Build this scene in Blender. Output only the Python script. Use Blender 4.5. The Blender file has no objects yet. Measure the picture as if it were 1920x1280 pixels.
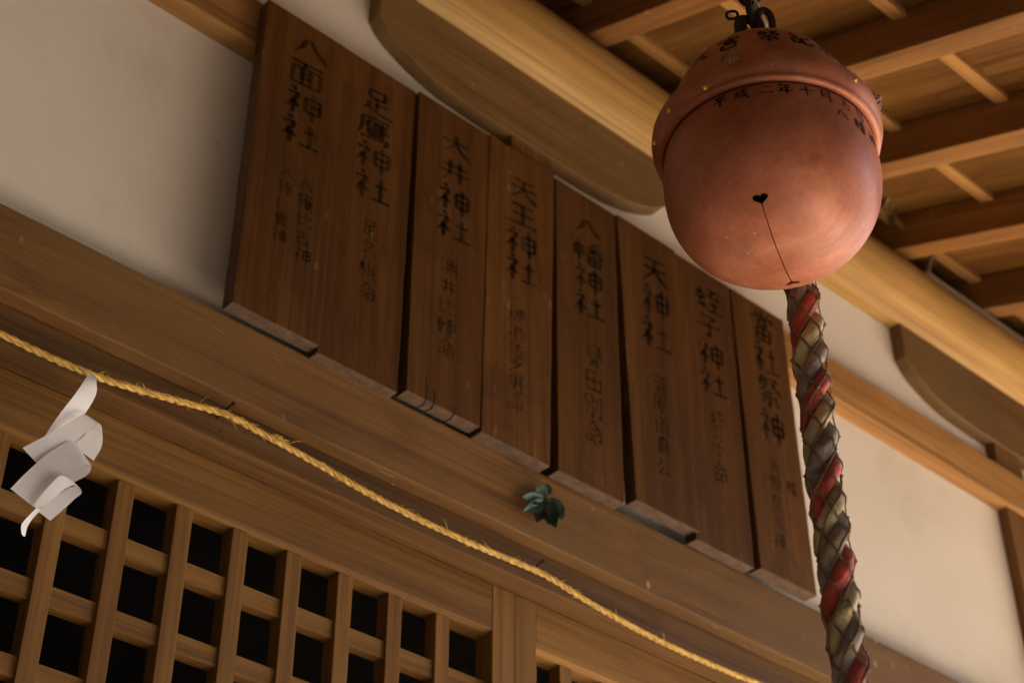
import bpy, bmesh, math, random
from mathutils import Vector, Matrix, noise as mnoise
random.seed(7)
R = math.radians
sc = bpy.context.scene
COL = sc.collection

# ---------------------------------------------------------------- camera
cam_d = bpy.data.cameras.new('camera')
cam = bpy.data.objects.new('camera', cam_d); COL.objects.link(cam)
AZ, PITCH = R(47.63), R(36.94)
h = Vector((math.cos(AZ), math.sin(AZ), 0))
F = h * math.cos(PITCH) + Vector((0, 0, math.sin(PITCH)))
cam.location = (0, 0, 1.5)
cam.rotation_euler = F.to_track_quat('-Z', 'Y').to_euler()
cam_d.sensor_width = 36.0
cam_d.lens = 36.0 * 3224 / 1920
cam_d.clip_start = 0.05
cam_d.clip_end = 2000
cam_d.dof.use_dof = True
cam_d.dof.focus_distance = 2.42
cam_d.dof.aperture_fstop = 5.0
sc.camera = cam

# ---------------------------------------------------------------- sky, sun, exposure
SUN_AZ, SUN_EL = R(-6), R(46)          # to-sun azimuth measured from +x towards +y
w = bpy.data.worlds.new('World'); sc.world = w; w.use_nodes = True
nt = w.node_tree; nt.nodes.clear()
sky = nt.nodes.new('ShaderNodeTexSky'); sky.sky_type = 'NISHITA'; sky.sun_disc = False
sky.sun_elevation = SUN_EL; sky.sun_rotation = R(90) - SUN_AZ
bg = nt.nodes.new('ShaderNodeBackground'); bg.inputs[1].default_value = 0.05
out = nt.nodes.new('ShaderNodeOutputWorld')
nt.links.new(sky.outputs[0], bg.inputs[0]); nt.links.new(bg.outputs[0], out.inputs[0])
sun_d = bpy.data.lights.new('sun', 'SUN'); sun_d.energy = 5.0; sun_d.angle = R(0.5); sun_d.color = (1, 0.95, 0.87)
sun = bpy.data.objects.new('sun', sun_d); COL.objects.link(sun)
to_sun = Vector((math.cos(SUN_EL) * math.cos(SUN_AZ), math.cos(SUN_EL) * math.sin(SUN_AZ), math.sin(SUN_EL)))
sun.rotation_euler = to_sun.to_track_quat('Z', 'Y').to_euler()
sc.view_settings.view_transform = 'Standard'; sc.view_settings.look = 'None'
sc.view_settings.gamma = 1; sc.view_settings.exposure = 3.5
sc.render.engine = 'CYCLES'
sc.cycles.max_bounces = 8; sc.cycles.diffuse_bounces = 6

# ---------------------------------------------------------------- helpers
def tag(o, label=None, cat=None, group=None, kind=None):
    if label: o['label'] = label
    if cat: o['category'] = cat
    if group: o['group'] = group
    if kind: o['kind'] = kind
    return o

def empty(name, loc=(0, 0, 0)):
    o = bpy.data.objects.new(name, None); COL.objects.link(o); o.location = loc
    o.empty_display_size = 0.1
    return o

def obj(name, bm, mat, parent=None, smooth=False, bevel=0, loc=None):
    me = bpy.data.meshes.new(name)
    bmesh.ops.recalc_face_normals(bm, faces=bm.faces)
    bm.to_mesh(me); bm.free()
    o = bpy.data.objects.new(name, me); COL.objects.link(o)
    for m in (mat if isinstance(mat, (list, tuple)) else [mat]): me.materials.append(m)
    if smooth: me.polygons.foreach_set('use_smooth', [True] * len(me.polygons))
    if bevel:
        b = o.modifiers.new('bevel', 'BEVEL'); b.width = bevel; b.segments = 2; b.limit_method = 'ANGLE'; b.angle_limit = R(40)
    if loc is not None:                       # keep the world position but move the origin
        me.transform(Matrix.Translation(-Vector(loc))); o.location = loc
    if parent:
        o.parent = parent
        o.matrix_parent_inverse = Matrix.Translation(-Vector(parent.location))
    return o

def hexa(bm, p):
    """8 points: bottom ring 0-3, top ring 4-7"""
    v = [bm.verts.new(q) for q in p]
    for f in ((3, 2, 1, 0), (4, 5, 6, 7), (0, 1, 5, 4), (1, 2, 6, 5), (2, 3, 7, 6), (3, 0, 4, 7)):
        bm.faces.new([v[i] for i in f])

def box(bm, x0, x1, y0, y1, z0, z1):
    hexa(bm, [(x0, y0, z0), (x1, y0, z0), (x1, y1, z0), (x0, y1, z0), (x0, y0, z1), (x1, y0, z1), (x1, y1, z1), (x0, y1, z1)])

def prism(bm, pts, axis, a, b):
    """extrude a closed 2-D outline: axis 'x' -> pts are (y,z); 'y' -> pts are (x,z)"""
    def P(p, t): return (t, p[0], p[1]) if axis == 'x' else (p[0], t, p[1])
    A = [bm.verts.new(P(p, a)) for p in pts]; B = [bm.verts.new(P(p, b)) for p in pts]
    bm.faces.new(A); bm.faces.new(B[::-1])
    n = len(pts)
    for i in range(n): bm.faces.new([A[i], B[i], B[(i + 1) % n], A[(i + 1) % n]])

def newbox(name, mat, parent, x0, x1, y0, y1, z0, z1, bevel=0.002):
    bm = bmesh.new(); box(bm, x0, x1, y0, y1, z0, z1)
    c = ((x0 + x1) / 2, (y0 + y1) / 2, (z0 + z1) / 2)
    return obj(name, bm, mat, parent, bevel=bevel, loc=c)

def catmull(P, n=8):
    P = [Vector(p) for p in P]
    if len(P) < 2: return P
    Q = [2 * P[0] - P[1]] + P + [2 * P[-1] - P[-2]]
    o = []
    for i in range(1, len(Q) - 2):
        a, b, c, d = Q[i - 1:i + 3]
        for k in range(n):
            t = k / n
            o.append(0.5 * (2 * b + (c - a) * t + (2 * a - 5 * b + 4 * c - d) * t * t + (3 * b - a - 3 * c + d) * t ** 3))
    o.append(P[-1]); return o

def tube(bm, pts, r, seg=8, closed=False, caps=True):
    pts = [Vector(p) for p in pts]; n = len(pts)
    rad = r if callable(r) else (lambda t: r)
    rings = []; ref = None
    for i, p in enumerate(pts):
        a = pts[(i - 1) % n] if closed or i > 0 else p
        b = pts[(i + 1) % n] if closed or i < n - 1 else p
        t = (b - a).normalized()
        if ref is None:
            ref = t.orthogonal().normalized()
        ref = (ref - t * ref.dot(t)).normalized()
        s = t.cross(ref)
        rr = rad(i / max(1, n - 1))
        rings.append([bm.verts.new(p + (ref * math.cos(2 * math.pi * k / seg) + s * math.sin(2 * math.pi * k / seg)) * rr) for k in range(seg)])
    m = n if closed else n - 1
    for i in range(m):
        A, B = rings[i], rings[(i + 1) % n]
        off = 0
        if closed and i == n - 1:           # match the twist of the last ring
            off = min(range(seg), key=lambda q: (A[0].co - B[q].co).length)
        for k in range(seg):
            bm.faces.new([A[k], A[(k + 1) % seg], B[(k + 1 + off) % seg], B[(k + off) % seg]])
    if caps and not closed:
        bm.faces.new(rings[0][::-1]); bm.faces.new(rings[-1])
    return rings

def lathe(bm, prof, seg=96, origin=(0, 0, 0)):
    O = Vector(origin); rings = []
    for r, z in prof:
        if r < 1e-6: rings.append([bm.verts.new(O + Vector((0, 0, z)))])
        else: rings.append([bm.verts.new(O + Vector((r * math.cos(2 * math.pi * k / seg), r * math.sin(2 * math.pi * k / seg), z))) for k in range(seg)])
    for A, B in zip(rings, rings[1:]):
        for k in range(seg):
            q = (k + 1) % seg
            if len(A) == 1: bm.faces.new([A[0], B[q], B[k]])
            elif len(B) == 1: bm.faces.new([A[k], A[q], B[0]])
            else: bm.faces.new([A[k], A[q], B[q], B[k]])

# ---------------------------------------------------------------- materials
def nodes(name):
    m = bpy.data.materials.new(name); m.use_nodes = True
    t = m.node_tree; t.nodes.clear()
    o = t.nodes.new('ShaderNodeOutputMaterial'); p = t.nodes.new('ShaderNodeBsdfPrincipled')
    t.links.new(p.outputs[0], o.inputs[0])
    return m, t, p

def N(t, kind, **kw):
    n = t.nodes.new(kind)
    for k, v in kw.items(): setattr(n, k, v)
    return n

def math_node(t, op, a, b=None, clamp=False):
    n = N(t, 'ShaderNodeMath', operation=op); n.use_clamp = clamp
    for i, v in enumerate((a, b)):
        if v is None: continue
        if isinstance(v, (int, float)): n.inputs[i].default_value = v
        else: t.links.new(v, n.inputs[i])
    return n.outputs[0]

def mixc(t, fac, a, b, blend='MIX'):
    n = N(t, 'ShaderNodeMix', data_type='RGBA', blend_type=blend)
    if isinstance(fac, (int, float)): n.inputs[0].default_value = fac
    else: t.links.new(fac, n.inputs[0])
    for i, v in ((6, a), (7, b)):
        if isinstance(v, (tuple, list)): n.inputs[i].default_value = (*v[:3], 1)
        else: t.links.new(v, n.inputs[i])
    return n.outputs[2]

def ramp(t, src, stops):
    n = N(t, 'ShaderNodeValToRGB'); e = n.color_ramp.elements
    while len(e) < len(stops): e.new(0.5)
    for el, (p, c) in zip(e, stops):
        el.position = p; el.color = (*c, 1) if len(c) == 3 else c
    t.links.new(src, n.inputs[0]); return n

def noise(t, vec, scale, detail=4, rough=0.55, dist=0.0):
    n = N(t, 'ShaderNodeTexNoise'); n.inputs['Scale'].default_value = scale; n.inputs['Detail'].default_value = detail
    n.inputs['Roughness'].default_value = rough; n.inputs['Distortion'].default_value = dist
    t.links.new(vec, n.inputs['Vector']); return n.outputs[0]

def mapping(t, vec, scale, rot=(0, 0, 0)):
    n = N(t, 'ShaderNodeMapping'); n.inputs['Scale'].default_value = scale; n.inputs['Rotation'].default_value = rot
    t.links.new(vec, n.inputs[0]); return n.outputs[0]

def wood(name, axis, base, dark, light, rough=0.62, figure=1.0, grey=None, specks=0.0, streaks=0.0, rotx=0.0, stain=None, rings=1.0, flecks=0.0):
    m, t, p = nodes(name)
    tc = N(t, 'ShaderNodeTexCoord'); oi = N(t, 'ShaderNodeObjectInfo')
    add = N(t, 'ShaderNodeVectorMath', operation='MULTIPLY_ADD')
    t.links.new(oi.outputs['Random'], add.inputs[0]); add.inputs[1].default_value = (31.7, 17.3, 23.9)
    vec = tc.outputs['Object']
    if rotx:
        vec = mapping(t, vec, (1, 1, 1), (rotx, 0, 0))
    t.links.new(vec, add.inputs[2])
    v = add.outputs[0]
    i = 'xyz'.index(axis)
    def sc_(al, ac): s = [ac] * 3; s[i] = al; return s
    # broad growth-ring figure
    warp = noise(t, mapping(t, v, sc_(0.9, 5)), 1.0, 3, 0.5, 0.3)
    wv = N(t, 'ShaderNodeTexNoise'); wv.inputs['Scale'].default_value = 1.0; wv.inputs['Detail'].default_value = 5
    wv.inputs['Roughness'].default_value = 0.62; wv.inputs['Distortion'].default_value = 0.6 * figure
    t.links.new(mapping(t, v, sc_(0.55, 17)), wv.inputs['Vector'])
    fine = noise(t, mapping(t, v, sc_(2.2, 170)), 1.0, 3, 0.6)
    blot = noise(t, mapping(t, v, (1, 1, 1)), 3.1, 4, 0.6, 0.3)
    c = ramp(t, wv.outputs[0], [(0.3, dark), (0.5, base), (0.72, light)]).outputs[0]
    # ring lines
    rl = N(t, 'ShaderNodeMath', operation='SINE')
    t.links.new(math_node(t, 'MULTIPLY', warp, 60), rl.inputs[0])
    ringf = math_node(t, 'MULTIPLY', math_node(t, 'POWER', math_node(t, 'ADD', math_node(t, 'MULTIPLY', rl.outputs[0], 0.5), 0.5), 5), 0.33 * figure * rings)
    c = mixc(t, ringf, c, dark)
    fr = ramp(t, fine, [(0.28, (0.62, 0.60, 0.58)), (0.5, (1.0, 1.0, 1.0)), (0.75, (1.2, 1.21, 1.22))]).outputs[0]
    c = mixc(t, 1.0, c, fr, 'MULTIPLY')
    # drawn-out dark grain lines and the odd knot
    gl = noise(t, mapping(t, v, sc_(0.8, 62)), 1.0, 2, 0.5, 0.4)
    glf = ramp(t, gl, [(0.30, (1, 1, 1)), (0.40, (0, 0, 0))]).outputs[0]
    c = mixc(t, math_node(t, 'MULTIPLY', glf, 0.45 * figure), c, tuple(q * 0.6 for q in dark))
    kv = N(t, 'ShaderNodeTexVoronoi'); kv.inputs['Scale'].default_value = 1.0
    wv2 = N(t, 'ShaderNodeVectorMath', operation='ADD')
    t.links.new(mapping(t, v, sc_(2.6, 6.5)), wv2.inputs[0])
    nz = N(t, 'ShaderNodeTexNoise'); nz.inputs['Scale'].default_value = 9; t.links.new(v, nz.inputs['Vector'])
    nsc = N(t, 'ShaderNodeVectorMath', operation='SCALE'); nsc.inputs['Scale'].default_value = 0.10
    t.links.new(nz.outputs['Color'], nsc.inputs[0]); t.links.new(nsc.outputs[0], wv2.inputs[1])
    t.links.new(wv2.outputs[0], kv.inputs['Vector'])
    kn = ramp(t, kv.outputs['Distance'], [(0.0, (0.9,) * 3), (0.055, (0.55,) * 3), (0.075, (0.15,) * 3), (0.10, (0.4,) * 3), (0.17, (0, 0, 0))]).outputs[0]
    kk = ramp(t, noise(t, v, 2.9, 1), [(0.57, (0, 0, 0)), (0.60, (1, 1, 1))]).outputs[0]
    c = mixc(t, math_node(t, 'MULTIPLY', math_node(t, 'MULTIPLY', kn, kk), 0.75), c, tuple(q * 0.42 for q in dark))
    if grey:
        gf = ramp(t, blot, [(0.38, (0, 0, 0)), (0.68, (1, 1, 1))]).outputs[0]
        c = mixc(t, math_node(t, 'MULTIPLY', gf, 0.85), c, grey)
    br = ramp(t, noise(t, v, 1.7, 3, 0.5), [(0.3, (0.8, 0.8, 0.8)), (0.7, (1.15, 1.15, 1.15))]).outputs[0]
    c = mixc(t, 1.0, c, br, 'MULTIPLY')
    if stain:
        sn = noise(t, mapping(t, v, sc_(3, 7)), 1.6, 6, 0.7, 0.8)
        sf = ramp(t, sn, [(0.55, (0, 0, 0)), (0.66, (1, 1, 1))]).outputs[0]
        c = mixc(t, math_node(t, 'MULTIPLY', sf, 0.6), c, stain)
    if streaks:      # pale dry scratches along the fibre
        sn = noise(t, mapping(t, v, sc_(16, 150)), 1.0, 2, 0.5)
        sf = ramp(t, sn, [(0.70, (0, 0, 0)), (0.78, (1, 1, 1))]).outputs[0]
        c = mixc(t, math_node(t, 'MULTIPLY', sf, streaks), c, (0.5, 0.36, 0.2))
    if flecks:       # pale flecks of dust and bird lime
        vo = N(t, 'ShaderNodeTexVoronoi'); vo.inputs['Scale'].default_value = 1.0
        t.links.new(mapping(t, v, (22, 22, 13)), vo.inputs['Vector'])
        sf = ramp(t, vo.outputs['Distance'], [(0.05, (1, 1, 1)), (0.16, (0, 0, 0))]).outputs[0]
        keep = ramp(t, noise(t, v, 6.1, 2), [(0.52, (0, 0, 0)), (0.60, (1, 1, 1))]).outputs[0]
        c = mixc(t, math_node(t, 'MULTIPLY', math_node(t, 'MULTIPLY', sf, keep), flecks), c, (0.52, 0.40, 0.24))
    if specks:       # insect holes and dark spots
        vo = N(t, 'ShaderNodeTexVoronoi'); vo.inputs['Scale'].default_value = 15
        t.links.new(v, vo.inputs['Vector'])
        sf = ramp(t, vo.outputs['Distance'], [(0.035, (1, 1, 1)), (0.06, (0, 0, 0))]).outputs[0]
        keep = ramp(t, noise(t, v, 4.3, 2), [(0.56, (0, 0, 0)), (0.58, (1, 1, 1))]).outputs[0]
        c = mixc(t, math_node(t, 'MULTIPLY', math_node(t, 'MULTIPLY', sf, keep), specks), c, (0.02, 0.012, 0.008))
    hs = N(t, 'ShaderNodeHueSaturation')
    t.links.new(math_node(t, 'ADD', math_node(t, 'MULTIPLY', oi.outputs['Random'], 0.28), 0.86), hs.inputs['Value'])
    t.links.new(c, hs.inputs['Color'])
    t.links.new(hs.outputs[0], p.inputs['Base Color'])
    p.inputs['Roughness'].default_value = rough
    p.inputs['Specular IOR Level'].default_value = 0.3
    bu = N(t, 'ShaderNodeBump'); bu.inputs['Strength'].default_value = 0.25; bu.inputs['Distance'].default_value = 0.002
    t.links.new(math_node(t, 'ADD', fine, math_node(t, 'MULTIPLY', wv.outputs[0], 1.2)), bu.inputs['Height'])
    t.links.new(bu.outputs[0], p.inputs['Normal'])
    return m

def plain(name, col, rough=0.6, metal=0.0, var=0.25, scale=40, bump=0.2, col2=None):
    m, t, p = nodes(name)
    tc = N(t, 'ShaderNodeTexCoord')
    n = noise(t, tc.outputs['Object'], scale, 5, 0.6)
    c2 = col2 or tuple(x * (1 - var) for x in col)
    c = ramp(t, n, [(0.35, c2), (0.65, col)]).outputs[0]
    t.links.new(c, p.inputs['Base Color'])
    p.inputs['Roughness'].default_value = rough; p.inputs['Metallic'].default_value = metal
    if bump:
        bu = N(t, 'ShaderNodeBump'); bu.inputs['Strength'].default_value = bump; bu.inputs['Distance'].default_value = 0.002
        t.links.new(n, bu.inputs['Height']); t.links.new(bu.outputs[0], p.inputs['Normal'])
    return m

M = {}
M['lintel'] = wood('lintel_wood', 'x', (0.1660, 0.0760, 0.0214), (0.1045, 0.0437, 0.0113), (0.2213, 0.1082, 0.0326), grey=(0.1660, 0.0875, 0.0289), specks=0.9, streaks=0.6, rings=1.7, flecks=0.85)
M['kamoi'] = wood('head_wood', 'x', (0.1660, 0.0783, 0.0226), (0.1168, 0.0507, 0.0138), (0.2152, 0.1059, 0.0326), specks=0.9, figure=0.6)
M['door'] = wood('door_wood', 'z', (0.1994, 0.0926, 0.0196), (0.1396, 0.0588, 0.0111), (0.2526, 0.1233, 0.0293), figure=0.6)
M['doorx'] = wood('door_rail_wood', 'x', (0.2061, 0.0962, 0.0212), (0.1373, 0.0583, 0.0122), (0.2747, 0.1399, 0.0349), figure=0.5)
M['tie'] = wood('tie_beam_wood', 'x', (0.3038, 0.1441, 0.0428), (0.1924, 0.0836, 0.0229), (0.4254, 0.2322, 0.0788), figure=0.8)
M['post'] = wood('post_wood', 'z', (0.1654, 0.0784, 0.0199), (0.1081, 0.0490, 0.0120), (0.2099, 0.1078, 0.0293))
M['bracket'] = wood('bracket_wood', 'x', (0.1775, 0.0935, 0.0308), (0.1285, 0.0639, 0.0201), (0.2203, 0.1210, 0.0415), figure=0.5, grey=(0.1775, 0.1026, 0.0375), stain=(0.0979, 0.0547, 0.0161), flecks=0.25, specks=0.8)
M['purlin'] = wood('purlin_wood', 'x', (0.3655, 0.2040, 0.0579), (0.2924, 0.1477, 0.0386), (0.4240, 0.2602, 0.0881), figure=0.45)
M['rafter'] = wood('rafter_wood', 'y', (0.2480, 0.1069, 0.0274), (0.1762, 0.0696, 0.0161), (0.3067, 0.1444, 0.0419), figure=0.7, rotx=R(-21.5), specks=0.8, flecks=0.35)
M['batten'] = wood('batten_wood', 'x', (0.3562, 0.1728, 0.0506), (0.2714, 0.1224, 0.0322), (0.4240, 0.2161, 0.0690), figure=0.4)
M['soffit'] = wood('soffit_wood', 'y', (0.1452, 0.0594, 0.0086), (0.0924, 0.0328, 0.0045), (0.1848, 0.0881, 0.0160), figure=1.2, rotx=R(-21.5))
M['infill'] = wood('infill_wood', 'x', (0.1374, 0.0451, 0.0122), (0.1018, 0.0314, 0.0085), (0.1730, 0.0627, 0.0182), figure=0.5)
M['plaque'] = wood('plaque_wood', 'z', (0.0887, 0.0335, 0.0059), (0.0572, 0.0196, 0.0034), (0.1230, 0.0522, 0.0104), rough=0.5, figure=0.9, streaks=0.4, specks=0.7, stain=(0.0401, 0.0140, 0.0029), rings=1.4, flecks=0.15)
M['endgrain'] = plain('end_grain_wood', (0.12, 0.068, 0.038), 0.9, 0, 0.3, 45, 0.5, (0.065, 0.036, 0.02))
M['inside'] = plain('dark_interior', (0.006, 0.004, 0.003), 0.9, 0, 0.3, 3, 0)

def plaster():
    m, t, p = nodes('plaster')
    tc = N(t, 'ShaderNodeTexCoord'); v = tc.outputs['Object']
    c = ramp(t, noise(t, v, 1.8, 4, 0.55), [(0.3, (0.70, 0.62, 0.54)), (0.7, (0.77, 0.70, 0.62))]).outputs[0]
    st = ramp(t, noise(t, v, 2.7, 5, 0.6, 0.4), [(0.55, (0, 0, 0)), (0.75, (1, 1, 1))]).outputs[0]
    c = mixc(t, math_node(t, 'MULTIPLY', st, 0.55), c, (0.50, 0.44, 0.27))
    vo = N(t, 'ShaderNodeTexVoronoi'); vo.inputs['Scale'].default_value = 17; t.links.new(v, vo.inputs['Vector'])
    sf = ramp(t, vo.outputs['Distance'], [(0.03, (1, 1, 1)), (0.07, (0, 0, 0))]).outputs[0]
    keep = ramp(t, noise(t, v, 5.3, 2), [(0.56, (0, 0, 0)), (0.6, (1, 1, 1))]).outputs[0]
    c = mixc(t, math_node(t, 'MULTIPLY', math_node(t, 'MULTIPLY', sf, keep), 0.55), c, (0.25, 0.17, 0.1))
    t.links.new(c, p.inputs['Base Color']); p.inputs['Roughness'].default_value = 0.85
    p.inputs['Specular IOR Level'].default_value = 0.2
    bu = N(t, 'ShaderNodeBump'); bu.inputs['Strength'].default_value = 0.3; bu.inputs['Distance'].default_value = 0.004
    tr = noise(t, mapping(t, v, (5, 5, 16), (0, 0.5, 0)), 1.0, 4, 0.6, 0.7)
    t.links.new(math_node(t, 'ADD', math_node(t, 'MULTIPLY', noise(t, v, 60, 4), 0.35), tr), bu.inputs['Height']); t.links.new(bu.outputs[0], p.inputs['Normal'])
    return m
M['plaster'] = plaster()

def ink(name, col, lo, hi):
    m, t, p = nodes(name)
    tc = N(t, 'ShaderNodeTexCoord'); v = tc.outputs['Object']
    p.inputs['Base Color'].default_value = (*col, 1); p.inputs['Roughness'].default_value = 0.95; p.inputs['Specular IOR Level'].default_value = 0.08
    n = noise(t, mapping(t, v, (25, 25, 14)), 1.0, 3, 0.5)
    a = ramp(t, n, [(0.32, (lo,) * 3), (0.62, (hi,) * 3)]).outputs[0]
    t.links.new(a, p.inputs['Alpha'])
    return m
M['ink'] = ink('faded_ink', (0.012, 0.007, 0.003), 0.3, 0.74)
M['ink_faint'] = ink('very_faded_ink', (0.014, 0.008, 0.003), 0.06, 0.52)
M['bell_ink'] = ink('bell_ink', (0.012, 0.009, 0.006), 0.5, 0.85)

# ---------------------------------------------------------------- ground and surroundings
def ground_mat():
    # pale patch painted as sunlit ground, near-black rest as shaded, to aim bounce light
    m, t, p = nodes('ground_lit_and_shaded')
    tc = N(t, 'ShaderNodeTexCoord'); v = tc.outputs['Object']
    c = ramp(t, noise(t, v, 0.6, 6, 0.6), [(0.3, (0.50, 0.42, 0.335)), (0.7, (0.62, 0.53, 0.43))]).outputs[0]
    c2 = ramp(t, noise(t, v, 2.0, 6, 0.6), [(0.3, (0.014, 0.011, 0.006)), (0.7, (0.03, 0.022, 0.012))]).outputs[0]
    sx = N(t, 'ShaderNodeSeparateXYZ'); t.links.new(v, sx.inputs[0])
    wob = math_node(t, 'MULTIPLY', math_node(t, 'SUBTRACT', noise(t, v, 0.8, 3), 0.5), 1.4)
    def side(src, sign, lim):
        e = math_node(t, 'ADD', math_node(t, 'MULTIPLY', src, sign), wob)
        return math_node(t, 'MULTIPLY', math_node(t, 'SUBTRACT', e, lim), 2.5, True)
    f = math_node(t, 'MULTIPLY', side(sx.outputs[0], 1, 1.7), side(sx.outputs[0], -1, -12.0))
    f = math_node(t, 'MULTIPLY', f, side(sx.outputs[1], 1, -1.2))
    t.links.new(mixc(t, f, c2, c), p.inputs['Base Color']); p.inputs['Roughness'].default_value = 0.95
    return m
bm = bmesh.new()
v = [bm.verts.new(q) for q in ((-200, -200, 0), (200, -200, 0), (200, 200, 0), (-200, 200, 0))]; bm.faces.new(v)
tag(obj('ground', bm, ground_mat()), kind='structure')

bm = bmesh.new()  # unseen leaf cards added to keep light off the left and front
rf = random.Random(3)
for k in range(15000):
    a = rf.uniform(R(110), R(318)); d = rf.uniform(8, 14)
    c = Vector((2 + d * math.cos(a), d * math.sin(a), rf.uniform(0.3, 13)))
    if c.y > -2 and c.x > -4.5: continue
    s = rf.uniform(0.3, 0.7)
    u = Vector((rf.gauss(0, 1), rf.gauss(0, 1), rf.gauss(0, 1))).normalized(); q = u.orthogonal().normalized() * s * 0.6; u = u * s
    bm.faces.new([bm.verts.new(c + u), bm.verts.new(c + q), bm.verts.new(c - u), bm.verts.new(c - q)])
tag(obj('leaf_screen', bm, plain('light_block_leaves', (0.028, 0.026, 0.012), 0.7, 0, 0.4, 3, 0)), label='dark green woodland out of view, added to block light', cat='leaf_screen', kind='stuff')

# ---------------------------------------------------------------- the shrine hall
hall = empty('shrine_hall')
tag(hall, 'timber shrine hall with cream plaster wall, lattice doors and rafters under its eaves', 'shrine')
XL, XR = -1.75, 5.45
newbox('plaster_wall', M['plaster'], hall, XL, XR, 2.0, 2.06, 3.19, 4.33, 0)['label'] = 'cream plaster wall between the beams'
newbox('lintel', M['lintel'], hall, XL, XR, 1.95, 2.11, 3.07, 3.2185, 0.003)['label'] = 'wide grey brown beam below the name plaques'
newbox('door_head', M['kamoi'], hall, XL, XR, 1.98, 2.112, 3.0, 3.0695, 0.0015)['label'] = 'narrow head beam behind the straw rope'
newbox('tie_beam', M['tie'], hall, XL, XR, 1.955, 2.08, 3.853, 3.966, 0.002)['label'] = 'reddish brown tie beam crossing the plaster behind the plaques'
for px in (0.105, 3.605, 5.355, -1.645):
    newbox('post', M['post'], hall, px - 0.0605, px + 0.0605, 1.97, 2.09, 0.0, 4.2, 0.003)
newbox('strut', M['post'], hall, 1.797, 1.918, 1.971, 2.09, 3.2, 4.2, 0.003)

half = [(0.431, 4.262), (0.431, 4.153), (0.402, 4.119), (0.352, 4.092), (0.301, 4.074), (0.243, 4.062), (0.155, 4.0565), (0.07, 4.055)]
for cx in (0.105, 1.855, 3.605, 5.355):
    side = [Vector((x, 0, z)) for x, z in half]
    curve = [half[0], half[1]] + [(p.x, p.z) for p in catmull(side[1:], 6)[1:]]
    pts = [(cx - x, z) for x, z in curve] + [(cx + x, z) for x, z in reversed(curve)]
    bm = bmesh.new(); prism(bm, pts, 'y', 1.964, 2.075)
    obj('bracket_arm', bm, M['bracket'], hall, bevel=0.003, loc=(cx, 2.02, 4.15))

def log_profile(r, fy, cy, cz):
    pts = []; a0 = math.asin(fy / r)
    for k in range(49):
        a = a0 + (2 * math.pi - 2 * a0) * k / 48
        pts.append((cy + r * math.sin(a) * 1.0, cz - r * math.cos(a)))
    return pts
bm = bmesh.new(); prism(bm, log_profile(0.134, 0.065, 2.03, 4.379), 'x', XL - 0.5, XR + 0.5)
pu = obj('purlin', bm, M['purlin'], hall, bevel=0.002, loc=(1.8, 2.03, 4.379))
pu['label'] = 'golden round purlin log under the rafters'
for f in pu.data.polygons: f.use_smooth = abs(f.normal.x) < 0.5 and f.area < 0.2
S = 0.394
def zs(y, off): return 4.521 + S * (y - 2.03) + off
def slope_box(bm, x0, x1, y0, y1, o0, o1):
    hexa(bm, [(x0, y0, zs(y0, o0)), (x1, y0, zs(y0, o0)), (x1, y1, zs(y1, o0)), (x0, y1, zs(y1, o0)),
              (x0, y0, zs(y0, o1)), (x1, y0, zs(y0, o1)), (x1, y1, zs(y1, o1)), (x0, y1, zs(y1, o1))])
EAVE = 0.15
for k in range(-8, 11):
    x = 1.999 + 0.3865 * k
    if not (XL - 0.6 < x < XR + 0.5): continue
    bm = bmesh.new(); slope_box(bm, x, x + 0.064, EAVE, 4.2, 0.0, 0.1175)
    obj('rafter', bm, M['rafter'], hall, bevel=0.003, loc=(x + 0.03, 1.2, zs(1.2, 0.06)))
for y1 in (0.205, 0.495, 0.785, 1.075, 1.365, 1.655, 1.945):
    bm = bmesh.new(); slope_box(bm, XL - 0.6, XR + 0.6, y1 - 0.036, y1, 0.096, 0.1185)
    obj('batten', bm, M['batten'], hall, bevel=0.0015, loc=(1.8, y1, zs(y1, 0.1)))
bm = bmesh.new(); slope_box(bm, XL - 0.65, XR + 0.65, EAVE - 0.06, 5.0, 0.119, 0.134)
obj('soffit_boards', bm, M['soffit'], hall, loc=(1.8, 1.5, zs(1.5, 0.12)))
newbox('infill_board', M['infill'], hall, XL, XR, 2.02, 2.045, 4.46, 4.636, 0.0)
# roof, gables and the closed hall behind
slate = plain('roof_tiles', (0.09, 0.09, 0.1), 0.6, 0, 0.3, 6, 0.4)
zr = zs(5.0, 0.136)
bm = bmesh.new(); slope_box(bm, XL - 0.7, XR + 0.7, EAVE - 0.1, 5.0, 0.136, 0.26)
hexa(bm, [(XL - 0.7, 5.001, zr), (XR + 0.7, 5.001, zr), (XR + 0.7, 9.9, zr - 4.9 * S), (XL - 0.7, 9.9, zr - 4.9 * S),
          (XL - 0.7, 5.001, zr + 0.124), (XR + 0.7, 5.001, zr + 0.124), (XR + 0.7, 9.9, zr + 0.124 - 4.9 * S), (XL - 0.7, 9.9, zr + 0.124 - 4.9 * S)])
obj('roof', bm, slate, hall)
for x in (XL, XR - 0.1):
    bm = bmesh.new()
    prism(bm, [(2.1, 0), (2.1, 4.6), (5.0, 5.7), (8.0, 4.6), (8.0, 0)], 'x', x, x + 0.1)
    obj('side_wall', bm, M['plaster'], hall)
newbox('back_wall', M['plaster'], hall, XL, XR, 8.0, 8.1, 0, 4.6, 0)
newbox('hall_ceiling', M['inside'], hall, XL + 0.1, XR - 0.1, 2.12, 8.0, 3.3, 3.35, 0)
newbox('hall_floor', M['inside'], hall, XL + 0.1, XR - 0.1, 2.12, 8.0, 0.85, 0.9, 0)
newbox('inner_partition', M['inside'], hall, XL + 0.1, XR - 0.1, 6.0, 6.05, 0.9, 3.3, 0)
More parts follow.
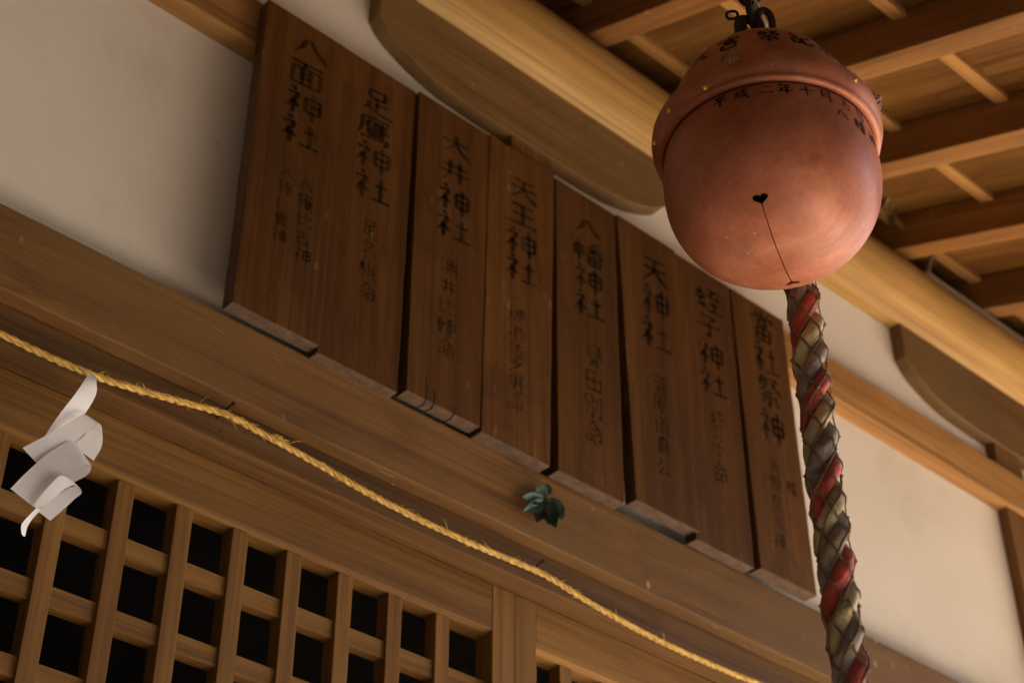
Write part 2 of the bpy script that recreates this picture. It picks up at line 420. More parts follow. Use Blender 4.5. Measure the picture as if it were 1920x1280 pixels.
M['bounce_wood'] = wood('bounce_deck_wood', 'x', (0.52, 0.44, 0.35), (0.44, 0.37, 0.29), (0.6, 0.52, 0.42), figure=0.4)
newbox('bounce_deck', M['bounce_wood'], hall, XL, XR + 0.3, 0.75, 1.999, 0.82, 0.899, 0.003)  # unseen pale floor added to throw sunlight up at the beam undersides
newbox('base_wall', M['kamoi'], hall, XL, XR, 2.0, 2.11, 0, 0.9, 0.002)
for xa, xb in ((XL + 0.17, 0.045), (3.666, 5.293)):
    newbox('side_panel', M['doorx'], hall, xa, xb, 2.03, 2.06, 0.9, 2.999, 0.002)

# lattice doors: two leaves meeting at x = 1.855
def lattice_door(x0, x1, bars):
    d = empty('lattice_door', ((x0 + x1) / 2, 2.05, 0.9)); d.parent = hall
    ya, yb = 2.027, 2.072
    zt, zb = 2.9985, 0.905
    newbox('stile', M['door'], d, x0, x0 + 0.0525, ya, yb, zb, zt + 0.0005, 0.0015)
    newbox('stile', M['door'], d, x1 - 0.0525, x1, ya, yb, zb, zt + 0.0005, 0.0015)
    xi0, xi1 = x0 + 0.053, x1 - 0.053
    bm = bmesh.new()
    prism(bm, [(ya + 0.0008, zt), (yb, zt), (yb, 2.904), (2.0405, 2.904), (ya + 0.0008, 2.909)], 'x', xi0, xi1)
    obj('top_rail', bm, M['doorx'], d, bevel=0.001, loc=((x0 + x1) / 2, 2.05, 2.95))
    newbox('middle_rail', M['doorx'], d, xi0, xi1, ya + 0.0008, yb, 1.45, 1.54, 0.0015)
    newbox('bottom_rail', M['doorx'], d, xi0, xi1, ya + 0.0008, yb, zb, 1.0, 0.0015)
    newbox('door_panel', M['door'], d, xi0, xi1, 2.045, 2.055, 1.0, 1.45, 0)
    for b in bars:
        newbox('vertical_bar', M['door'], d, b, b + 0.0305, 2.0385, 2.0685, 1.5405, 2.9035, 0.0012)
    z = 2.8155
    while z > 1.6:
        newbox('horizontal_bar', M['doorx'], d, xi0, xi1, 2.0445, 2.0655, z - 0.032, z, 0.001)
        z -= 0.1205
bl = [1.6835 - 0.1055 * k for k in range(14)]
lattice_door(0.172, 1.855, [b for b in bl if b > 0.25])
lattice_door(1.8555, 3.54, [1.976 + 0.1055 * k for k in range(14) if 1.976 + 0.1055 * k < 3.45])

# ---------------------------------------------------------------- brush writing
G = {}
def comp(s, x0, y0, x1, y1):
    o = []
    for st in s.split('|'):
        n = [float(q) for q in st.split()]
        o.append([(x0 + (x1 - x0) * n[i] / 100, y0 + (y1 - y0) * n[i + 1] / 100) for i in range(0, len(n), 2)])
    return o
def full(s): return comp(s, 0, 0, 100, 100)
SHI = "45 2 60 14|12 28 82 22|78 24 40 60 5 82|50 50 50 100|58 58 82 74"
KI = "6 30 94 28|50 4 50 98|48 32 8 74|54 36 92 66"
MUSHI = "20 20 20 52|20 20 80 18 78 50|20 50 78 49|50 2 50 84|10 88 88 80|72 68 94 94"
KIN = "8 28 8 76|8 28 40 26 40 70|24 4 24 98"
BAN = "80 2 30 10|30 18 36 30|72 14 64 28|8 34 94 31|50 10 50 58|48 34 4 60|52 34 96 58|22 62 22 98|22 62 80 61 80 98|22 79 80 78|22 97 80 96|51 62 51 97"
G['神'] = comp(SHI, 0, 0, 46, 100) + comp("15 20 15 75|15 22 85 18 82 72|18 45 82 43|16 72 82 70|50 0 50 100", 46, 4, 100, 104)
G['社'] = comp(SHI, 0, 0, 46, 100) + comp("20 35 80 32|50 5 50 92|5 93 95 90", 46, 8, 104, 98)
G['幡'] = comp(KIN, 0, 5, 80, 100) + comp(BAN, 38, 0, 102, 100)
G['蛭'] = comp(MUSHI, 0, 12, 42, 92) + comp("6 8 94 6|50 8 22 36 76 34|66 22 86 44|50 44 50 92|18 64 82 62|4 93 96 91", 42, 0, 102, 100)
G['椎'] = comp(KI, 0, 0, 44, 100) + comp("34 2 6 40|22 28 22 98|58 2 66 16|22 22 94 20|24 46 88 45|24 70 88 69|22 95 98 93|58 22 58 94", 42, 0, 102, 100)
G['姫'] = comp("36 6 20 60 70 92|62 26 40 66 6 92|4 36 92 32", 0, 0, 46, 100) + comp("14 6 14 96|14 8 92 6|40 8 40 28|40 28 80 27 80 62|40 28 40 62|40 62 80 61|40 62 40 95|14 95 94 93", 48, 0, 102, 100)
for k, s in {
 '八': "38 25 30 55 8 85|48 18 66 50 98 88",
 '面': "8 10 92 8|48 10 42 25|14 28 14 90|14 28 86 26 86 90|38 28 38 86|62 28 62 86|38 46 62 46|38 64 62 64|14 88 86 88",
 '足': "28 8 28 38|28 8 74 6 72 36|28 36 72 35|50 36 50 82|50 58 78 56|28 52 26 72 8 92|24 76 50 88 98 96",
 '鷹': "50 0 50 10|14 12 92 10|16 12 14 60 4 92|38 18 24 38|30 30 30 52|56 16 44 34|50 26 50 52|52 26 88 24|54 34 84 33|54 42 84 41|52 51 90 50|68 18 68 50|34 56 34 78|34 57 74 56 74 64|34 64 74 63|34 71 76 70|34 78 88 77 84 98 76 96|20 86 16 96|34 85 36 94|50 84 53 93|64 83 68 91",
 '大': "8 38 92 34|50 6 46 45 10 92|50 42 66 66 95 92",
 '井': "12 32 88 29|6 60 94 57|36 8 34 60 16 94|66 6 66 94",
 '天': "18 16 82 13|10 46 90 43|50 16 44 55 8 94|50 46 66 70 95 94",
 '王': "14 14 86 11|18 48 82 46|6 88 94 85|50 13 50 87",
 '子': "18 12 78 9 50 34|52 34 54 88 38 82|6 48 94 44",
 '當': "50 0 50 18|24 4 32 16|76 2 66 16|10 22 8 36|10 22 92 20 86 34|34 30 34 48|34 30 66 29 66 48|34 48 66 47|24 58 24 98|24 58 78 57 78 98|24 77 78 76|24 97 78 96|51 58 51 97",
 '祭': "30 2 8 34|28 14 46 12 34 40 6 56|22 20 30 28|14 30 24 36|56 8 86 6 60 40|58 16 74 34 98 52|34 54 68 52|18 68 84 65|51 68 52 96 42 92|30 78 18 92|70 76 86 90",
 '獲': "30 2 8 26|10 16 30 50 18 96|26 46 4 70|44 10 96 8|58 2 58 18|80 2 80 18|56 24 46 40|52 32 52 66|70 22 74 30|52 36 94 35|52 46 92 45|52 56 92 55|52 66 96 65|72 36 72 66|48 74 84 72 44 98|52 78 70 90 98 97",
 '比': "14 10 14 88|14 44 44 42|14 88 46 78|58 6 58 80 66 90 94 86 94 74|92 30 60 48",
 '古': "6 28 94 25|50 2 50 54|24 54 24 96|24 54 78 53 76 96|24 94 76 93",
 '賣': "20 10 80 8|50 0 50 24|10 26 90 24|16 34 16 50|16 34 86 33 86 50|38 34 38 50|62 34 62 50|16 50 86 49|26 56 26 86|26 56 76 55 76 86|26 66 76 65|26 76 76 75|26 86 76 85|38 88 14 99|62 88 88 99",
 '名': "46 2 10 40|40 18 76 16 48 56 8 72|34 32 50 44|34 62 34 98|34 62 80 61 78 98|34 96 78 95",
 '命': "50 0 34 26 4 46|50 2 70 26 98 44|34 38 66 36|16 54 16 86|16 54 44 53 44 84|16 82 44 81|58 52 58 98|58 52 88 51 86 80 76 78",
 '瀰': "8 10 20 20|4 36 16 44|4 90 22 58|34 12 96 10|64 12 64 92|40 24 40 92|40 26 90 25 90 90 82 86|48 36 58 46|58 36 48 46|72 36 82 46|82 36 72 46|48 58 58 68|58 58 48 68|72 58 82 68|82 58 72 68",
 '連': "10 6 22 18|4 40 22 38 10 66 24 80|4 94 26 82 60 92 98 94|34 14 94 12|46 26 46 54|46 26 84 25 84 54|46 40 84 39|46 54 84 53|34 66 96 64|65 2 65 84",
 '酒': "8 8 20 18|4 34 16 42|4 90 22 56|32 12 98 10|38 30 38 96|38 30 92 29 92 96|56 12 54 48 44 58|72 12 72 50 84 50|38 70 92 69|38 94 92 93",
 '佐': "30 2 6 46|20 32 20 98|36 26 98 22|62 2 54 50 32 92|52 56 92 54|72 54 72 90|44 92 98 90",
 '之': "44 2 56 14|14 28 78 24 14 82|14 80 48 88 98 94",
 '男': "20 4 20 46|20 4 82 3 80 46|20 25 80 24|20 46 80 45|50 4 50 46|12 60 86 57 78 96 66 92|48 46 40 76 10 98",
 '譽': "20 4 20 40|34 6 66 4|40 16 60 14|80 2 80 40|20 14 34 14|20 26 34 26|66 14 80 13|66 25 80 24|4 42 96 40|34 46 8 64|64 46 94 62|50 50 54 56|28 64 74 62|34 71 68 70|34 78 68 77|32 84 32 99|32 84 70 83 70 98|32 97 70 96",
 '田': "14 12 14 92|14 12 86 10 86 90|14 50 86 49|50 12 50 90|14 90 86 89",
 '別': "12 8 12 40|12 8 50 6 50 40|12 40 50 39|12 58 52 55 48 94 36 90|28 40 24 70 4 96|68 16 68 66|90 2 90 94 76 86",
 '菅': "4 14 96 12|32 2 32 24|68 2 68 24|50 24 50 34|12 38 10 50|12 38 90 36 84 48|30 50 30 98|30 50 74 49 74 66|30 66 74 65|30 78 78 77 78 98|30 97 78 96",
 '原': "8 8 94 6|14 8 12 60 2 94|54 12 44 24|34 26 34 58|34 26 82 25 82 58|34 42 82 41|34 58 82 57|58 58 58 94 46 88|42 68 28 84|72 66 90 82",
 '道': "10 6 22 18|4 42 24 40 12 66 24 82|4 96 26 84 60 93 98 95|46 2 54 12|80 1 70 12|34 18 98 16|64 18 58 28|46 30 46 80|46 30 86 29 86 80|46 46 86 45|46 62 86 61|46 79 86 78",
 '真': "50 0 50 22|18 12 84 10|26 22 26 68|26 22 76 21 76 68|26 38 76 37|26 52 76 51|26 67 76 66|6 78 96 76|36 82 14 98|64 82 88 98",
 '公': "36 8 28 36 6 60|58 4 72 36 96 56|46 52 20 88 78 82|66 66 86 94",
 '照': "10 6 10 54|10 6 38 5 38 54|10 30 38 29|10 54 38 53|50 8 90 6 84 32 74 28|66 8 48 34|54 40 54 62|54 40 90 39 90 62|54 61 90 60|14 76 8 94|34 76 38 90|58 75 64 89|80 74 90 90",
 '皇': "50 0 38 12|24 14 24 46|24 14 78 13 76 46|24 30 76 29|24 45 76 44|16 58 84 56|22 76 78 74|6 96 94 94|50 57 50 95",
 '宮': "50 0 50 12|12 16 10 32|12 16 90 14 84 28|34 30 34 50|34 30 68 29 68 50|34 49 68 48|52 50 44 60|24 62 24 98|24 62 80 61 80 98|24 97 80 96",
 '記': "24 0 32 10|6 18 50 16|12 32 44 30|12 46 44 44|14 60 14 94|14 60 44 59 44 94|14 92 44 91|58 14 92 12 90 44|58 44 90 43|58 44 58 86 66 94 98 90 98 76",
 '念': "50 0 32 24 4 42|50 2 70 24 98 40|44 22 56 30|26 38 76 36 56 54|18 66 8 86|34 60 40 92 70 94 76 80|50 58 58 72|78 58 94 78",
 '平': "14 12 86 10|30 22 38 40|72 20 62 38|4 52 96 49|50 12 50 98",
 '成': "16 26 92 22|18 26 16 66 4 94|20 50 46 48 42 78 30 74|54 4 64 60 92 94 94 78|84 42 52 88|72 6 84 16",
 '二': "20 26 80 22|6 80 94 76",
 '年': "32 0 10 32|28 18 88 15|24 44 82 42|28 44 28 68|4 70 98 67|58 18 58 99",
 '十': "6 46 94 43|50 4 50 98",
 '月': "26 8 24 62 8 96|26 8 80 6 80 94 68 88|28 36 80 35|26 62 80 61",
 '吉': "8 20 92 17|50 0 50 42|20 44 82 42|26 58 26 98|26 58 78 57 76 98|26 96 76 95",
 '日': "24 8 24 94|24 8 78 6 78 94|24 50 78 49|24 92 78 91",
 '〃': "20 30 28 70|50 20 56 50|80 30 76 60",
}.items(): G[k] = full(s)

def stroke_polys(pts, width, rnd):
    """a brush stroke as (left, right) edge samples in glyph units"""
    P = [Vector((x, y, 0)) for x, y in pts]
    dense = [P[0]]; seg = [P[0]]; runs = []
    for i in range(1, len(P)):
        seg.append(P[i])
        if i < len(P) - 1:
            a = (P[i] - P[i - 1]); b = (P[i + 1] - P[i])
            if a.length and b.length and a.angle(b) > R(50):
                runs.append(seg); seg = [P[i]]
    runs.append(seg)
    outp = []
    for ri, run in enumerate(runs):
        C = catmull(run, 7 if len(run) > 2 else 9)
        L = len(C); d = run[-1] - run[0]
        ang = math.degrees(math.atan2(d.y, d.x))
        horiz = abs(ang) < 28
        last = ri == len(runs) - 1; first = ri == 0
        edge = []
        for i, c in enumerate(C):
            t = i / (L - 1)
            tan = (C[min(i + 1, L - 1)] - C[max(i - 1, 0)])
            if tan.length < 1e-6: continue
            tan.normalize(); nrm = Vector((-tan.y, tan.x, 0))
            wd = 0.72 if horiz else 1.0
            if first: wd *= 1.0 + 0.35 * max(0, 1 - t * 5) if t > 0.04 else 0.7
            if last:
                if 95 < ang < 170 and d.length > 14: wd *= 1.0 if t < 0.4 else max(0.16, 1 - (t - 0.4) * 1.35)
                elif 28 <= ang < 70 and d.length > 25: wd *= (0.7 + 0.9 * t) if t < 0.78 else max(0.12, 1.4 - (t - 0.78) * 5.8)
                elif horiz: wd *= 1.0 + 0.45 * max(0, (t - 0.75) * 4) if t < 0.96 else 0.85
                else: wd *= 1.0 if t < 0.85 else max(0.4, 1 - (t - 0.85) * 4)
            wd *= width * (1 + rnd.uniform(-0.07, 0.07)) * 0.5
            edge.append((c + nrm * wd, c - nrm * wd))
        outp.append(edge)
    return outp

def write(bm, ch, place, width, rnd, layer0=0):
    """place(x, y, layer) maps glyph units (0-100, y down) to a 3-D point"""
    k = layer0
    jx, jy = rnd.uniform(-2, 2), rnd.uniform(-2, 2)
    for st in G[ch]:
        st = [(x + jx + rnd.uniform(-1.2, 1.2), y + jy + rnd.uniform(-1.2, 1.2)) for x, y in st]
        for edge in stroke_polys(st, width, rnd):
            k += 1
            prev = None
            for a, b in edge:
                va, vb = bm.verts.new(place(a.x, a.y, k)), bm.verts.new(place(b.x, b.y, k))
                if prev: bm.faces.new([prev[0], prev[1], vb, va])
                prev = (va, vb)
    return k

# ---------------------------------------------------------------- the eight name plaques
# (top x0,x1 / bottom x0,x1 / z top, z bottom, y front, thickness)
PL = [
 (1.137, 1.3175, 1.138, 1.3145, 3.943, 3.2235, 1.920, 0.029),
 (1.3195, 1.4995, 1.3155, 1.489, 3.949, 3.2135, 1.926, 0.025),
 (1.503, 1.6885, 1.504, 1.674, 3.950, 3.2235, 1.920, 0.030),
 (1.6905, 1.8725, 1.677, 1.846, 3.953, 3.2150, 1.920, 0.031),
 (1.8755, 2.0515, 1.867, 2.041, 3.948, 3.2155, 1.920, 0.030),
 (2.0555, 2.2365, 2.070, 2.2485, 3.950, 3.2355, 1.917, 0.030),
 (2.239, 2.4205, 2.2425, 2.414, 3.949, 3.2185, 1.921, 0.030),
 (2.4235, 2.606, 2.434, 2.6105, 3.948, 3.2265, 1.920, 0.033),
]
MAIN = [('八面神社', 1.239, 1.234, 3.916, 3.628), ('足鷹神社', 1.405, 1.405, 3.891, 3.605), ('大井神社', 1.601, 1.599, 3.897, 3.616),
        ('天王神社', 1.785, 1.774, 3.891, 3.607), ('八幡神社', 1.969, 1.959, 3.897, 3.618), ('天神社', 2.165, 2.156, 3.897, 3.632),
        ('蛭子神社', 2.341, 2.331, 3.904, 3.604), ('當社祭神', 2.527, 2.520, 3.934, 3.567)]
SMALL = [[('八獲比古神', 1.258, 1.264, 3.569, 3.373, .034), ('八獲比賣神', 1.217, 1.213, 3.571, 3.391, .031)], [('足名椎命', 1.407, 1.409, 3.563, 3.370, .04)],
         [('瀰井比姫命', 1.592, 1.589, 3.570, 3.334, .042)], [('〃連酒佐之男命', 1.768, 1.758, 3.585, 3.297, .042)], [('譽田別命', 1.972, 1.961, 3.561, 3.310, .048)],
         [('菅原道真公', 2.160, 2.157, 3.574, 3.322, .043)], [('蛭子命', 2.339, 2.331, 3.571, 3.377, .042)], [('天照皇大神', 2.514, 2.504, 3.529, 3.295, .036), ('八幡', 2.564, 2.568, 3.542, 3.452, .03)]]
LAB = ['dark wooden name plaque with two columns of small writing, left end of the row',
       'dark wooden plaque second from left with a dense black second character',
       'dark wooden plaque third from left with cracked lower end and blurred faint lower writing',
       'dark wooden plaque fourth from left, its top tucked under the boat shaped bracket',
       'dark wooden plaque fifth from left between two black gaps above the green leaves',
       'dark wooden plaque sixth from left with only three large characters and a raised foot',
       'dark wooden plaque seventh from left, its top just under the bell',
       'dark wooden plaque at the right end of the row, beside the red and white rope']
for i, (a0, a1, b0, b1, zt, zb, y, th) in enumerate(PL):
    rnd = random.Random(100 + i)
    bm = bmesh.new()
    n = 14
    rows = []
    for k in range(n + 1):
        t = k / n
        xl, xr = b0 + (a0 - b0) * t, b1 + (a1 - b1) * t
        if 0 < k < n:
            xl += rnd.uniform(-.0006, .0006); xr += rnd.uniform(-.0006, .0006)
        z = zb + (zt - zb) * t
        rows.append([bm.verts.new(q) for q in ((xl, y, z), (xr, y, z), (xr, y + th, z), (xl, y + th, z))])
    f0 = bm.faces.new(rows[0][::-1]); f1 = bm.faces.new(rows[-1])
    f0.material_index = 1; f1.material_index = 1
    for A, B in zip(rows, rows[1:]):
        for q in range(4): bm.faces.new([A[q], A[(q + 1) % 4], B[(q + 1) % 4], B[q]])
    xm = (a0 + b1) / 2; o0 = (xm, y + th / 2, zb)
    p = obj('name_plaque', bm, [M['plaque'], M['endgrain']], None, bevel=0.0016, loc=o0)
    tag(p, LAB[i], 'plaque', 'dark wooden name plaques hung in a row along the wall')
    bm = bmesh.new()
    def column(bm, txt, x0, x1, z0, z1, size, width, fl):
        L = len(txt); step = (z0 - z1) / L; k = 0
        for j, ch in enumerate(txt):
            f = (j + 0.5) / L
            cx = x0 + (x1 - x0) * f; cz = z0 - step * (j + 0.5)
            hh = step * 0.93; ww = size
            if ch == '〃': hh *= 0.55; ww *= 0.4
            def place(gx, gy, layer, cx=cx, cz=cz, ww=ww, hh=hh):
                u = (gx - 50) / 100 * ww; vv = (50 - gy) / 100 * hh
                return (cx + u, y - 0.00025 - 0.00001 * layer, cz + vv + u * 0.10)
            write(bm, ch, place, width, rnd)
    txt, x0, x1, z0, z1 = MAIN[i]
    column(bm, txt, x0, x1, z0, z1, 0.086 if len(txt) == 4 else 0.090, 12.5, 1)
    obj('inscription', bm, M['ink'], p)
    bm = bmesh.new()
    for ci, (txt, x0, x1, z0, z1, sz) in enumerate(SMALL[i]):
        if ci:
            obj('small_inscription', bm, M['ink_faint'], p); bm = bmesh.new()
        column(bm, txt, x0, x1, z0, z1, sz * 1.1, 11.5, 1)
    obj('small_inscription', bm, M['ink_faint'], p)
    if i == 2:    # cracks through the foot of the third board
        for xx, ll in ((1.548, .05), (1.566, .035), (1.612, .02)):
            bm = bmesh.new()
            tube(bm, [(xx - .001, y - .0001, zb + ll), (xx + .002, y - .0001, zb + ll * .5), (xx, y - .0001, zb - .0001), (xx + .006, y + th * .5, zb - .0001), (xx + .003, y + th * .95, zb - .0001)], lambda t: .0003 + .0011 * min(1, t * 2.5), 6)
            obj('crack', bm, M['inside'], p)

# ---------------------------------------------------------------- the suzu bell
BC = Vector((1.389, 1.015, 3.027)); RB = 0.1422
def bell_paint():
    m, t, p = nodes('bell_copper_paint')
    tc = N(t, 'ShaderNodeTexCoord'); v = tc.outputs['Object']
    c = ramp(t, noise(t, v, 9, 5, 0.6, 0.5), [(0.3, (0.25, 0.066, 0.029)), (0.5, (0.38, 0.115, 0.056)), (0.72, (0.46, 0.172, 0.094))]).outputs[0]
    d = ramp(t, noise(t, v, 14, 3, 0.5), [(0.62, (0, 0, 0)), (0.72, (1, 1, 1))]).outputs[0]
    c = mixc(t, math_node(t, 'MULTIPLY', d, 0.35), c, (0.14, 0.065, 0.042))
    vo = N(t, 'ShaderNodeTexVoronoi'); vo.inputs['Scale'].default_value = 46; t.links.new(v, vo.inputs['Vector'])
    sp = ramp(t, vo.outputs['Distance'], [(0.05, (1, 1, 1)), (0.12, (0, 0, 0))]).outputs[0]
    keep = ramp(t, noise(t, v, 11, 2), [(0.55, (0, 0, 0)), (0.62, (1, 1, 1))]).outputs[0]
    c = mixc(t, math_node(t, 'MULTIPLY', math_node(t, 'MULTIPLY', sp, keep), 0.5), c, (0.72, 0.45, 0.34))
    fine = noise(t, v, 130, 3, 0.6)
    c = mixc(t, 1.0, c, ramp(t, fine, [(0.3, (0.86, 0.86, 0.86)), (0.7, (1.08, 1.08, 1.08))]).outputs[0], 'MULTIPLY')
    # mottled paint colour, the same all over the bell
    t.links.new(c, p.inputs['Base Color'])
    rg = ramp(t, noise(t, v, 22, 4), [(0.3, (0.40,) * 3), (0.7, (0.54,) * 3)]).outputs[0]
    t.links.new(rg, p.inputs['Roughness']); p.inputs['Metallic'].default_value = 0.1; p.inputs['Specular IOR Level'].default_value = 0.38
    bu = N(t, 'ShaderNodeBump'); bu.inputs['Strength'].default_value = 0.35; bu.inputs['Distance'].default_value = 0.012
    t.links.new(noise(t, v, 6.0, 2, 0.5, 0.8), bu.inputs['Height'])
    bu2 = N(t, 'ShaderNodeBump'); bu2.inputs['Strength'].default_value = 0.1; bu2.inputs['Distance'].default_value = 0.001
    t.links.new(fine, bu2.inputs['Height']); t.links.new(bu.outputs[0], bu2.inputs['Normal'])
    t.links.new(bu2.outputs[0], p.inputs['Normal'])
    return m
M['bell'] = bell_paint()
M['iron'] = plain('rusty_iron', (0.045, 0.022, 0.014), 0.75, 0.4, 0.5, 120, 0.4, (0.018, 0.01, 0.008))
M['black'] = plain('bell_inside', (0.012, 0.008, 0.006), 0.9, 0, 0.2, 20, 0)
M['stud'] = plain('stud_brass', (0.27, 0.12, 0.055), 0.6, 0.0, 0.6, 80, 0.2)
M['yellow'] = plain('yellow_paint', (0.72, 0.5, 0.02), 0.5, 0, 0.15, 80, 0)
bell = empty('shrine_bell', BC)
tag(bell, 'large round copper red bell with heart shaped slit ends hanging from a chain', 'bell')
def body_r(z):
    if z < 0: return max(0, 1 - (-z / 0.9) ** 2.3) ** (1 / 2.3)
    return math.sqrt(1 - (z / 1.35) ** 2)
prof = []
for k in range(41):                     # body, from the pole up to the rim
    a = math.pi / 2 * k / 40
    zz = -0.9 * math.cos(a) ** (2 / 2.3) if k < 40 else 0.0
    prof.append((math.sin(a) ** (2 / 2.3), zz))
for k in range(1, 11): prof.append((body_r(0.34 * k / 10), 0.34 * k / 10))
inner = [(r * 0.985, z * 0.985) for r, z in prof]
bm = bmesh.new()
lathe(bm, [(r * RB, z * RB) for r, z in prof] + [(r * RB, z * RB) for r, z in inner[::-1]], 128, BC)
body = obj('body', bm, M['bell'], bell, smooth=True, loc=BC)
SA = R(26.5)
sd = Vector((math.cos(SA), math.sin(SA), 0)); sn = Vector((-sd.y, sd.x, 0))
# cut the slit and the two heart holes
bm = bmesh.new()
def obox(bm, c, u, v_, wv, a, b, c_):
    P = []
    for sz in (-1, 1):
        for su, sv in ((-1, -1), (1, -1), (1, 1), (-1, 1)): P.append(c + u * su * a + v_ * sv * b + wv * sz * c_)
    hexa(bm, P)
Z = Vector((0, 0, 1))
obox(bm, BC + Z * (-0.9 * RB) + sd * (-0.10 * RB), sd, sn, Z, 0.545 * RB, 0.0007, 0.5 * RB)
def cutter(bmc):
    me = bpy.data.meshes.new('cut'); bmesh.ops.recalc_face_normals(bmc, faces=bmc.faces); bmc.to_mesh(me); bmc.free()
    o = bpy.data.objects.new('cut', me); COL.objects.link(o); return o
cuts = [cutter(bm)]
for r0, sgn in ((-0.66, -1), (0.46, 1)):
    bm = bmesh.new()
    n0 = Vector((sd.x * r0, sd.y * r0, -0.9 * (1 - abs(r0) ** 2.3) ** (1 / 2.3)))
    pc = BC + n0 * RB
    nrm = Vector((n0.x, n0.y, n0.z / 0.81)).normalized()
    up = (sd * sgn - nrm * nrm.dot(sd * sgn)).normalized(); si = nrm.cross(up)
    pts = []
    for k in range(28):                 # heart outline, point on the slit, lobes away from the pole
        a = 2 * math.pi * k / 28
        hx = 16 * math.sin(a) ** 3; hy = 13 * math.cos(a) - 5 * math.cos(2 * a) - 2 * math.cos(3 * a) - math.cos(4 * a)
        pts.append((hx * 0.00062, hy * 0.00050))
    A = [bm.verts.new(pc + si * x + up * yy + nrm * 0.03) for x, yy in pts]; B = [bm.verts.new(pc + si * x + up * yy - nrm * 0.03) for x, yy in pts]
    bm.faces.new(A); bm.faces.new(B[::-1])
    for k in range(28): bm.faces.new([A[k], B[k], B[(k + 1) % 28], A[(k + 1) % 28]])
    cuts.append(cutter(bm))
for c in cuts:
    md = body.modifiers.new('cut', 'BOOLEAN'); md.operation = 'DIFFERENCE'; md.solver = 'EXACT'; md.object = c
bpy.context.view_layer.update()
dg = bpy.context.evaluated_depsgraph_get()
nm = bpy.data.meshes.new_from_object(body.evaluated_get(dg))
body.modifiers.clear(); body.data = nm
for c in cuts: bpy.data.objects.remove(c)
nm.polygons.foreach_set('use_smooth', [True] * len(nm.polygons))
try:
    nm.set_sharp_from_angle(angle=R(40))
except Exception: pass
# upper half: rolled rim and dome
rim = [(0.955, 0.385), (0.975, 0.348), (1.0, 0.338), (1.03, 0.342), (1.045, 0.360), (1.046, 0.384), (1.044, 0.40), (1.064, 0.43), (1.080, 0.49), (1.084, 0.55), (1.077, 0.61), (1.054, 0.66), (1.017, 0.693), (0.975, 0.703), (0.952, 0.697), (0.938, 0.688), (0.927, 0.680)]
dome = [(0.925 * math.cos(a), 0.62 + 1.085 * math.sin(a)) for a in [R(3.2) + (math.pi / 2 - R(3.2)) * k / 28 for k in range(0, 29)]]
bm = bmesh.new(); lathe(bm, [(r * RB, z * RB) for r, z in rim + dome], 128, BC)
up_ = obj('rim_and_dome', bm, M['bell'], bell, smooth=True, loc=BC)
# inscriptions wrapped on the bell
def surf(theta, s, prof_):
    i = min(int(s), len(prof_) - 2); f = s - i
    return prof_[i][0] + (prof_[i + 1][0] - prof_[i][0]) * f, prof_[i][1] + (prof_[i + 1][1] - prof_[i][1]) * f
def wrap(bm, ch, th, z0, size, prof_z, rnd, width=12):
    def place(gx, gy, layer):
        zz = z0 + (50 - gy) / 100 * size
        r, nz = prof_z(zz)
        a = th + (gx - 50) / 100 * size / r
        rr = (r + 0.003 + 0.0001 * layer) * RB
        return BC + Vector((rr * math.cos(a), rr * math.sin(a), (zz + nz) * RB))
    write(bm, ch, place, width, rnd)
rnd = random.Random(5)
CA = R(-143.8)           # azimuth facing the camera
bm = bmesh.new()
def pz_body(z): return body_r(z), 0
def pz_dome(z):
    s = max(-1, min(1, (z - 0.62) / 1.08)); return 0.925 * math.sqrt(max(0, 1 - s * s)) + 0.003, 0
for ch, a in zip('平成二年十月吉日', (-22, -10, 3, 12.5, 24, 35, 48, 60)):
    wrap(bm, ch, CA + R(a), 0.245, 0.15, pz_body, rnd, 15)
for ch, a in zip('八幡神', (43, 57, 70)):
    wrap(bm, ch, CA + R(a), 0.07, 0.16, pz_body, rnd, 15)
obj('date_inscription', bm, M['bell_ink'], bell)
bm = bmesh.new()
for ch, a in zip('大宮祭記念', (-38, -17, 9, 30, 50)):
    wrap(bm, ch, CA + R(a), 1.09, 0.24, pz_dome, rnd, 15)
obj('crown_inscription', bm, M['bell_ink'], bell)
# fluted studs on the rim, yellow paint dots
for a in (-12, 78, 168, -102):
    th = CA + R(a); d = Vector((math.cos(th), math.sin(th), 0)); t_ = Vector((-d.y, d.x, 0))
    nrm = (d + Z * 0.45).normalized(); u = t_; v_ = nrm.cross(u)
    c = BC + (d * 1.04 + Z * 0.655) * RB
    bm = bmesh.new(); seg = 96; rings = []
    for r, hgt in ((0.0135, -0.006), (0.0138, 0.000), (0.0125, 0.0035), (0.0095, 0.0062), (0.0058, 0.0075), (0.0040, 0.0095), (0.0020, 0.0125)):
        ring = []
        for k in range(seg):
            q = 2 * math.pi * k / seg
            rr = r * (1 + (0.22 * abs(math.sin(q * 6)) ** 0.6 - 0.12 if r > 0.006 else 0))
            ring.append(bm.verts.new(c + (u * math.cos(q) + v_ * math.sin(q)) * rr + nrm * hgt))
        rings.append(ring)
    for A, B in zip(rings, rings[1:]):
        for k in range(seg): bm.faces.new([A[k], A[(k + 1) % seg], B[(k + 1) % seg], B[k]])
    bm.faces.new(rings[-1]); obj('fluted_stud', bm, M['stud'], bell, smooth=True)
for a, zz in ((-27, 0.40), (-52, 0.47), (-74, 0.44), (52, 0.52)):
    th = CA + R(a); d = Vector((math.cos(th), math.sin(th), 0))
    bm = bmesh.new(); bmesh.ops.create_uvsphere(bm, u_segments=12, v_segments=8, radius=0.0034, matrix=Matrix.Translation(BC + (d * 1.074 + Z * zz) * RB))
    obj('paint_dot', bm, M['yellow'], bell, smooth=True)
